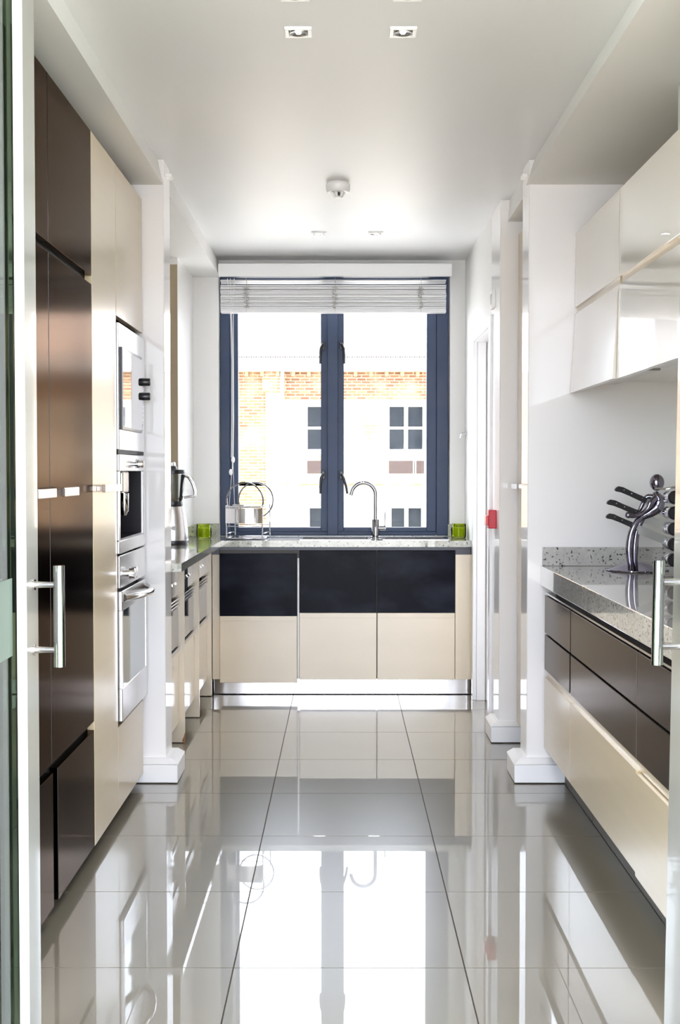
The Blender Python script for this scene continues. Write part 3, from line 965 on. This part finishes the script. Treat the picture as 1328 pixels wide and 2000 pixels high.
# ------------------------------------------------------------------ right wall cupboards
XU = 0.953
wc = ((4.452, 5.284, 'gloss cream wall cupboard at the stub wall with its lower flap ajar'), (3.552, 4.448, 'gloss cream wall cupboard second from the stub wall'),
      (3.01, 3.548, 'gloss cream wall cupboard nearest to the glass door'))
for i, (y0, y1, lab) in enumerate(wc):
    un = thing('wall_cupboard', lab, 'cabinet', (1.2, (y0 + y1) / 2, 1.65), 'wall cupboards on the right')
    MB().box(XU + 0.026, XR - 0.003, y0, y1, 1.655, 2.256).build('body', 'cream_gloss', un)
    panel(un, 'upper_flap', 'cream_gloss', y0 + 0.002, y1 - 0.002, 1.958, 2.258, XU, 0.022)
    tl = 0.019 if i == 0 else 0.006
    f = MB().prism([(XU, 1.930), (XU + 0.022, 1.930), (XU + 0.022 - tl, 1.608), (XU - tl, 1.608)], 'y', y0 + 0.003, y1 - 0.003)
    f.build('lower_flap', 'cream_gloss', un)
    MB().box(XU + 0.012, XU + 0.026, y0 + 0.03, y1, 1.930, 1.958).build('grip_rail', 'cream_satin', un)
    MB().box(XU + 0.028, XU + 0.16, y0 + 0.05, y1 - 0.05, 1.640, 1.654, 0.002).build('light_strip', 'steel', un)
tag(MB().box(1.02, 1.40, 3.05, 3.94, 2.258, ZS - 0.001, 0.002).build('duct_box', 'grey_paint'), 'grey duct box on top of the wall cupboards', 'duct')

# narrow tall cupboard in the recess between the stub wall and the alarm pier
nc = thing('recess_cabinet', 'tall pale cupboard in the recess behind the right stub wall', 'cabinet', (1.1, 5.75, 0))
MB().box(0.85, 1.40, 5.49, 6.0, 0.1, 2.38).box(0.88, 1.40, 5.49, 6.0, 0.003, 0.1).build('body', 'carcass', nc)
d_ = MB().box(0.826, 0.848, 5.485, 6.058, 0.10, 2.40, 0.002).build('door', 'cream_satin', nc)
MB().box(0.790, 0.800, 5.82, 6.0, 1.205, 1.230, 0.001).box(0.80, 0.826, 5.9, 5.93, 1.209, 1.226).build('handle', 'chrome', d_)

# ------------------------------------------------------------------ knife stand
ks = thing('knife_stand', 'shiny chrome bent over figure stand on a round base holding knives', 'knife stand', (1.177, 5.03, ZWR))
KD = 5.03


def K(cx, cy, dy=0.0):
    return ((1160 + cx / 7.905 - 669) * KD / FPX, KD + dy, H - (900 + cy / 7.905 - 920) * KD / FPX)


kx = 1.160
MB().lathe([(0, 0), (0.118, 0), (0.122, 0.003), (0.120, 0.007), (0.10, 0.014), (0.06, 0.027), (0.03, 0.036), (0.01, 0.039), (0, 0.0395)], (kx - 0.004, KD - 0.01, ZWR), 44).build('base', 'dark_chrome', ks)


def spline(pts, n=8):
    pts = [Vector(p) for p in pts]
    out = []
    for i in range(len(pts) - 1):
        p0, p1, p2, p3 = pts[max(i - 1, 0)], pts[i], pts[i + 1], pts[min(i + 2, len(pts) - 1)]
        for k in range(n):
            t = k / n
            out.append(0.5 * ((2 * p1) + (p2 - p0) * t + (2 * p0 - 5 * p1 + 4 * p2 - p3) * t * t + (3 * p1 - p0 - 3 * p2 + p3) * t ** 3))
    out.append(pts[-1])
    return out


def lerp_r(rs, n):
    out = []
    for i in range(len(rs) - 1):
        for k in range(n):
            out.append(rs[i] + (rs[i + 1] - rs[i]) * k / n)
    out.append(rs[-1])
    return out


fig = MB()
fig.tube(spline([K(556, 1610, -0.012), K(538, 1370, -0.012), K(560, 1150, -0.012), K(620, 990, -0.012), K(720, 860, -0.006)]), lerp_r([0.011, 0.0155, 0.014, 0.0125, 0.012], 8), 16)
fig.tube(spline([K(640, 1610, 0.012), K(640, 1370, 0.012), K(660, 1150, 0.012), K(710, 990, 0.012), K(770, 850, 0.008)]), lerp_r([0.011, 0.0155, 0.014, 0.0125, 0.014], 8), 16)
fig.tube(spline([K(720, 870), K(860, 800), K(970, 720), K(1005, 620), K(965, 540), K(935, 480)]), lerp_r([0.013, 0.020, 0.024, 0.023, 0.017, 0.008], 8), 18)
fig.ball(K(740, 860), 0.016)
fig.ball(K(968, 335), 0.030, 0.95, 0.95, 1.1)
fig.tube(spline([K(940, 560, -0.018), K(850, 640, -0.026), K(800, 740, -0.026), K(690, 820, -0.026), K(590, 850, -0.024), K(515, 835, -0.02)]), lerp_r([0.011, 0.0105, 0.009, 0.008, 0.008, 0.011], 8), 14)
fig.tube(spline([K(945, 560, 0.018), K(850, 560, 0.028), K(790, 640, 0.028), K(730, 760, 0.026), K(650, 880, 0.022)]), lerp_r([0.011, 0.0105, 0.009, 0.008, 0.011], 8), 14)
fig.ball(K(512, 835, -0.02), 0.0125)
fig.build('figure', 'dark_chrome', ks)


def knife(a, b_, blade_len, bw, dy, lab):
    """a = handle end, b_ = bolster (photo crop marks); blade continues beyond the figure"""
    k = thing('knife', lab, 'knife', K(*b_, dy), 'knives held by the chrome figure')
    A, B = Vector(K(*a, dy)), Vector(K(*b_, dy))
    t = (B - A).normalized()
    n = Vector((t.z, 0, -t.x))
    if n.z > 0:
        n = -n          # n points to the lower side
    L = (B - A).length
    prof = [(0, 0.0045), (0.06, 0.0125), (0.2, 0.0125), (0.45, 0.0115), (0.75, 0.0125), (1.0, 0.0135)]
    prof_t = [(0, -0.003), (0.06, -0.009), (0.2, -0.010), (0.45, -0.0085), (0.75, -0.0085), (1.0, -0.009)]
    hook = [0.010, 0.004, 0, 0, 0, 0]
    b = bmesh.new()
    ring = [A + t * (s * L) + n * (w + hook[i]) for i, (s, w) in enumerate(prof)] + [A + t * (s * L) + n * (w + hook[len(prof_t) - 1 - i] * 0.8) for i, (s, w) in enumerate(prof_t[::-1])]
    f0 = [b.verts.new(p + Vector((0, -0.008, 0))) for p in ring]
    f1 = [b.verts.new(p + Vector((0, 0.008, 0))) for p in ring]
    b.faces.new(f0)
    b.faces.new(f1[::-1])
    m_ = len(ring)
    for i in range(m_):
        b.faces.new((f0[i], f1[i], f1[(i + 1) % m_], f0[(i + 1) % m_]))
    bmesh.ops.recalc_face_normals(b, faces=list(b.faces))
    bmesh.ops.bevel(b, geom=[e for e in b.edges], offset=0.002, segments=2, affect='EDGES', profile=0.5)
    hb = MB()
    hb._join(b)
    ho = hb.build('handle', 'black_plastic', k)
    rv = MB()
    for s in (0.25, 0.5, 0.85):
        p = A + t * (s * L)
        rv.cyl(p + Vector((0, -0.0095, 0)), p + Vector((0, 0.0095, 0)), 0.0022, 10)
    rv.build('rivet', 'chrome', ho)
    b = bmesh.new()
    out = [B - n * 0.008, B + t * blade_len * 0.97 - n * 0.008, B + t * blade_len + n * (bw * 0.35), B + t * blade_len * 0.86 + n * (bw - 0.010),
           B + t * 0.012 + n * (bw - 0.008), B + t * 0.004 + n * 0.010]
    f0 = [b.verts.new(p + Vector((0, -0.001, 0))) for p in out]
    f1 = [b.verts.new(p + Vector((0, 0.001, 0))) for p in out]
    b.faces.new(f0)
    b.faces.new(f1[::-1])
    m_ = len(out)
    for i in range(m_):
        b.faces.new((f0[i], f1[i], f1[(i + 1) % m_], f0[(i + 1) % m_]))
    bmesh.ops.recalc_face_normals(b, faces=list(b.faces))
    bb = MB()
    bb._join(b)
    bb.build('blade', 'knife_steel', k)


knife((335, 400), (810, 610), 0.125, 0.040, 0.0, 'black handled knife held highest by the chrome figure')
knife((215, 605), (720, 815), 0.150, 0.036, 0.004, 'black handled knife held in the middle by the chrome figure')
knife((200, 820), (660, 1010), 0.165, 0.034, 0.0, 'black handled knife held lowest by the chrome figure')

# rack of dark lidded jars
sr_ = thing('jar_rack', 'slim steel rack stacking jars with dark round lids beside the knife stand', 'rack', (1.25, 4.75, ZWR))
rx, ry = 1.230, 4.74
rkb = MB()
rkb.box(rx - 0.05, rx + 0.06, ry - 0.01, ry + 0.11, ZWR, ZWR + 0.008, 0.002)
for xx in (rx + 0.033, rx + 0.040):
    for yy in (ry + 0.02, ry + 0.09):
        rkb.cyl((xx, yy, ZWR + 0.006), (xx, yy, 1.235), 0.003, 8)
rkb.tube([(rx - 0.05, ry + 0.10, 1.222), (rx - 0.02, ry + 0.06, 1.222), (rx + 0.04, ry + 0.05, 1.232)], 0.004, 8)
rkb.build('frame', 'steel', sr_)
for i, zz in enumerate((1.190, 1.132, 1.073, 1.016, 0.958)):
    j = thing('spice_jar', ('topmost', 'second highest', 'middle', 'second lowest', 'lowest')[i] + ' dark lidded jar lying in the slim steel rack', 'jar', (rx, ry, zz - 0.024), 'jars in the steel rack')
    MB().lathe([(0, 0.018), (0.022, 0.018), (0.0235, 0.022), (0.0235, 0.10), (0.021, 0.104), (0, 0.104)], (rx, ry, zz), 24, 'y').build('jar_body', 'steel_gloss', j)
    MB().lathe([(0, 0), (0.020, 0), (0.0245, 0.004), (0.0255, 0.010), (0.0245, 0.018), (0, 0.018)], (rx, ry, zz), 24, 'y').build('lid', 'black_plastic', j)

# ------------------------------------------------------------------ ceiling fittings
lights = ((-0.128, 3.47, 'square recessed downlight at the top edge left'), (0.175, 3.47, 'square recessed downlight at the top edge right'),
          (-0.128, 3.76, 'left square recessed downlight of the near lit pair'), (0.175, 3.76, 'right square recessed downlight of the near lit pair'),
          (-0.127, 6.91, 'left square recessed downlight of the pair near the window'), (0.177, 6.91, 'right square recessed downlight of the pair near the window'))
for (x, y, lab) in lights:
    dl = thing('downlight', lab, 'light', (x, y, ZC), 'square ceiling downlights')
    s = 0.039
    f = MB()
    zt, zb = ZC + 0.0, ZC - 0.007
    f.box(x - s, x + s, y - s, y - s + 0.012, zb, zt, 0.001).box(x - s, x + s, y + s - 0.012, y + s, zb, zt, 0.001)
    f.box(x - s, x - s + 0.012, y - s + 0.012, y + s - 0.012, zb, zt, 0.001).box(x + s - 0.012, x + s, y - s + 0.012, y + s - 0.012, zb, zt, 0.001)
    f.build('frame', 'white_plastic', dl)
    MB().lathe([(0.0, -0.001), (0.0265, -0.001), (0.0275, -0.004), (0.026, -0.0075), (0.023, -0.006), (0.018, -0.002), (0, -0.0018)], (x, y, ZC), 28).build('reflector', 'reflector', dl)
    MB().lathe([(0.0, -0.009), (0.006, -0.008), (0.009, -0.004), (0.0, -0.003)], (x, y, ZC), 16).build('bulb', 'lamp_bulb', dl)
    L = bpy.data.lights.new('downlight_beam', 'SPOT')
    L.energy = 9
    L.spot_size = math.radians(95)
    L.spot_blend = 0.7
    L.shadow_soft_size = 0.03
    L.color = (1.0, 0.95, 0.88)
    lo = bpy.data.objects.new('downlight_beam', L)
    C.objects.link(lo)
    lo.location = (x, y, ZC - 0.02)

sd = thing('smoke_detector', 'round white smoke detector on the ceiling', 'detector', (-0.02, 5.72, ZC))
MB().lathe([(0, 0), (0.048, 0), (0.049, -0.004), (0.054, -0.008), (0.053, -0.034), (0.046, -0.042), (0, -0.042)], (-0.02, 5.72, ZC), 36).build('housing', 'white_plastic', sd)
cg = MB().lathe([(0, -0.066), (0.014, -0.066), (0.016, -0.063), (0.018, -0.060), (0, -0.060)], (-0.02, 5.72, ZC), 24)
for k in range(6):
    a = k * PI / 3 + 0.26
    cg.tube([(-0.02 + 0.030 * math.cos(a), 5.72 + 0.030 * math.sin(a), ZC - 0.041), (-0.02 + 0.016 * math.cos(a), 5.72 + 0.016 * math.sin(a), ZC - 0.063)], [0.006, 0.004], 8)
cg.build('sensor_cage', 'white_plastic', sd)
MB().cyl((-0.02, 5.72, ZC - 0.042), (-0.02, 5.72, ZC - 0.059), 0.008, 14).build('sensor', 'black_plastic', sd)
tag(MB().box(-0.733, -0.707, 5.33, 5.39, ZC - 0.062, ZC - 0.048, 0.002).build('contact_sensor', 'white_plastic'), 'tiny white sensor at the top of the left stub wall', 'sensor')
tag(MB().box(0.742, 0.7635, 5.33, 5.39, ZC - 0.062, ZC - 0.048, 0.002).build('contact_sensor', 'white_plastic'), 'tiny white sensor at the top of the right stub wall', 'sensor')

# fire alarm call point, alarm sounder, hook
fa = thing('fire_alarm_point', 'red break glass fire alarm point on the white pier', 'alarm', (0.742, 6.24, 1.05))
MB().box(0.705, 0.7425, 6.185, 6.275, 1.010, 1.100, 0.004, 2).build('housing', 'red_plastic', fa)
MB().box(0.694, 0.706, 6.20, 6.26, 1.025, 1.072, 0.002).build('button_plate', 'red_light', fa)
ab = thing('alarm_sounder', 'small white box high on the pier above the red alarm point', 'sounder', (0.742, 6.30, 2.1))
MB().box(0.724, 0.7425, 6.25, 6.33, 2.08, 2.17, 0.004, 2).build('housing', 'white_plastic', ab)
MB().box(0.722, 0.7245, 6.265, 6.315, 2.10, 2.15, 0.001).build('grille', 'grey_paint', ab)
hk = MB().box(0.738, 0.7425, 7.62, 7.66, 1.48, 1.52, 0.001)
hk.tube([(0.74, 7.64, 1.51), (0.715, 7.64, 1.512), (0.705, 7.64, 1.50), (0.703, 7.64, 1.485)], 0.005, 8)
tag(hk.build('wall_hook', 'chrome'), 'small chrome hook on the far right wall by the window', 'hook')

# ------------------------------------------------------------------ outdoors
struct(MB().box(-120, 120, -120, 120, -4.3, -4.0).build('ground', 'ground'), 'pale ground outside')
YB = 30.0
SC = YB / FPX


def bxp(px):
    return (px - 669) * SC


def bzp(py):
    return H - (py - 920) * SC


bd = thing('brick_building', 'sunlit brick building with white windows seen through the kitchen window', 'building', (0, YB, -4))
# openings: (x0, x1, z0, z1)
wins = []
for c0 in (602, 762, 922):
    wins.append((bxp(c0 - 6), bxp(c0 + 68), bzp(882), bzp(790)))
    wins.append((bxp(c0 - 2), bxp(c0 + 66), bzp(1085), bzp(988)))
wl = MB()
xs = sorted(set([-7.0, 9.0] + [v for w in wins for v in w[:2]]))
zz_ = sorted(set([-4.0, bzp(712)] + [v for w in wins for v in w[2:]]))
for i in range(len(xs) - 1):
    for j in range(len(zz_) - 1):
        cx, cz_ = (xs[i] + xs[i + 1]) / 2, (zz_[j] + zz_[j + 1]) / 2
        if any(w[0] < cx < w[1] and w[2] < cz_ < w[3] for w in wins):
            continue
        wl.box(xs[i], xs[i + 1], YB, YB + 0.3, zz_[j], zz_[j + 1])
wl.build('wall', 'brick', bd)
MB().box(-7.0, bxp(521), YB - 0.05, YB, -4, bzp(768)).build('wall_less_sunlit', 'brick_shaded', bd)  # added sheet of darker brick, painting the weaker sun on the left
MB().box(-7.0, 9.0, YB - 0.04, YB, bzp(748), bzp(714)).build('eaves_shade_band', 'brick_shaded', bd)  # darker strip that paints the shadow cast by the eaves
MB().box(bxp(556), 9.0, YB - 0.03, YB, bzp(782), bzp(768)).build('eaves_shade_band', 'brick_shaded', bd)  # lower strip of the same painted eaves shadow
for w in wins:
    f = MB()
    x0, x1, z0, z1 = w
    t = 0.055
    f.box(x0, x0 + t, YB + 0.06, YB + 0.14, z0, z1).box(x1 - t, x1, YB + 0.06, YB + 0.14, z0, z1)
    f.box(x0 + t, x1 - t, YB + 0.06, YB + 0.14, z1 - t, z1).box(x0 + t, x1 - t, YB + 0.06, YB + 0.14, z0, z0 + t)
    xm, zm = (x0 + x1) / 2, (z0 + z1) / 2
    f.box(xm - 0.045, xm + 0.045, YB + 0.06, YB + 0.14, z0 + t, z1 - t)
    f.box(x0 + t, xm - 0.045, YB + 0.07, YB + 0.13, zm - 0.03, zm + 0.03).box(xm + 0.045, x1 - t, YB + 0.07, YB + 0.13, zm - 0.03, zm + 0.03)
    wo = f.build('window', 'render_white', bd)
    for (a, c) in ((x0 + t, xm - 0.045), (xm + 0.045, x1 - t)):
        for (e, g) in ((z0 + t, zm - 0.03), (zm + 0.03, z1 - t)):
            MB().box(a, c, YB + 0.10, YB + 0.115, e, g).build('pane', 'pane_out', wo)
    MB().box(x0 - 0.12, x1 + 0.12, YB - 0.10, YB + 0.02, z1, z1 + 0.10).build('lintel', 'tan_lintel' if z1 < 1 else 'stone_out', bd)
    MB().box(x0 - 0.06, x1 + 0.06, YB - 0.06, YB + 0.05, z0 - 0.07, z0).build('sill', 'render_white', bd)
for c0 in (600, 759, 919):
    v = MB().box(bxp(c0), bxp(c0 + 69), YB - 0.03, YB, bzp(925), bzp(900)).build('spandrel_panel', 'vent_brown', bd)
    for q in (0.70, 0.76):
        xq = bxp(c0 + 69 * q)
        MB().box(xq - 0.012, xq + 0.012, YB - 0.04, YB - 0.03, bzp(925), bzp(900)).build('batten', 'render_white', v)
MB().box(-7, 9, YB - 0.05, YB, bzp(949), bzp(944)).build('string_course', 'brick_shaded', bd)
MB().box(-7, 9, YB - 0.10, YB, bzp(768), bzp(763)).box(-7, 9, YB - 0.06, YB, bzp(763), bzp(752)).box(-7, 9, YB - 0.10, YB, bzp(752), bzp(748)).build('cornice', 'brick_shaded', bd)
pl = MB().box(bxp(520), bxp(556), YB - 0.14, YB, -4, bzp(768))
pl.build('pilaster', 'stone_out', bd)
MB().box(bxp(514), bxp(558), YB - 0.2, YB, bzp(768), bzp(728)).build('pilaster_cap', 'brick_shaded', bd)
dp = MB().cyl((bxp(552), YB - 0.22, -4), (bxp(552), YB - 0.22, bzp(724)), 0.045, 12)
dp.build('downpipe', 'render_white', bd)
MB().box(-7.2, 9.2, YB - 0.50, YB - 0.36, bzp(722), bzp(711), 0.02).box(-7.2, 9.2, YB - 0.40, YB - 0.36, bzp(728), bzp(711)).build('gutter', 'render_white', bd)
MB().box(-7.0, 9.0, YB - 0.36, YB + 0.3, bzp(712), bzp(708)).build('soffit', 'render_white', bd)
for i in range(44):
    x = -6.9 + i * 0.36
    MB().box(x - 0.04, x + 0.04, YB - 0.30, YB, bzp(737), bzp(728)).build('rafter_end', 'tan_lintel', bd)
# pantiled roof: corrugated sheet rising away
b = bmesh.new()
nx = 16 * 90
rows = []
z_e, y_e, z_r, y_r = bzp(703), YB - 0.52, bzp(703) + 3.0, YB + 5.0
xsr = [-5.5 + 11.5 * i / 1000 for i in range(1001)]
va, vb, vc = [], [], []
for x in xsr:
    o_ = 0.034 * math.cos(2 * PI * x / 0.11)
    va.append(b.verts.new((x, y_e, z_e + o_)))
    vb.append(b.verts.new((x, y_r, z_r + o_)))
    vc.append(b.verts.new((x, y_e, z_e - 0.035)))
for i in range(1000):
    b.faces.new((va[i], va[i + 1], vb[i + 1], vb[i]))
rf = MB()
rf._join(b)
rf.build('roof', 'roof_tile', bd)
MB().box(-5.5, 6.0, y_e + 0.04, y_e + 0.08, z_e - 0.05, z_e + 0.028).build('tile_gap_shade', 'vent_brown', bd)  # dark board added so the gaps under the tile crests look shaded
MB().box(-5.5, 6.0, y_e - 0.005, y_e + 0.03, z_e - 0.12, z_e - 0.006).build('fascia', 'render_white', bd)

b2 = thing('rear_house', 'taller house with a tiled roof edge behind the brick building', 'building', (-4, 40, -4))
s2 = 40 / FPX
MB().box((380 - 669) * s2, (622 - 669) * s2, 40, 46, -4, H + (920 - 652) * s2).build('wall', 'render_white', b2)
MB().box((370 - 669) * s2, (628 - 669) * s2, 39.7, 46.3, H + (920 - 651) * s2, H + (920 - 640) * s2).build('fascia', 'render_white', b2)
MB().prism([(39.6, H + (920 - 640) * s2), (46.4, H + (920 - 640) * s2), (43, H + (920 - 632) * s2 + 0.9)], 'x', (368 - 669) * s2, (630 - 669) * s2).build('roof', 'roof_tile', b2)
for i in range(16):
    x = (372 - 669) * s2 + i * 0.26
    MB().box(x, x + 0.18, 39.55, 39.75, H + (920 - 640) * s2, H + (920 - 633) * s2, 0.01).build('eave_tile', 'stone_out', b2)
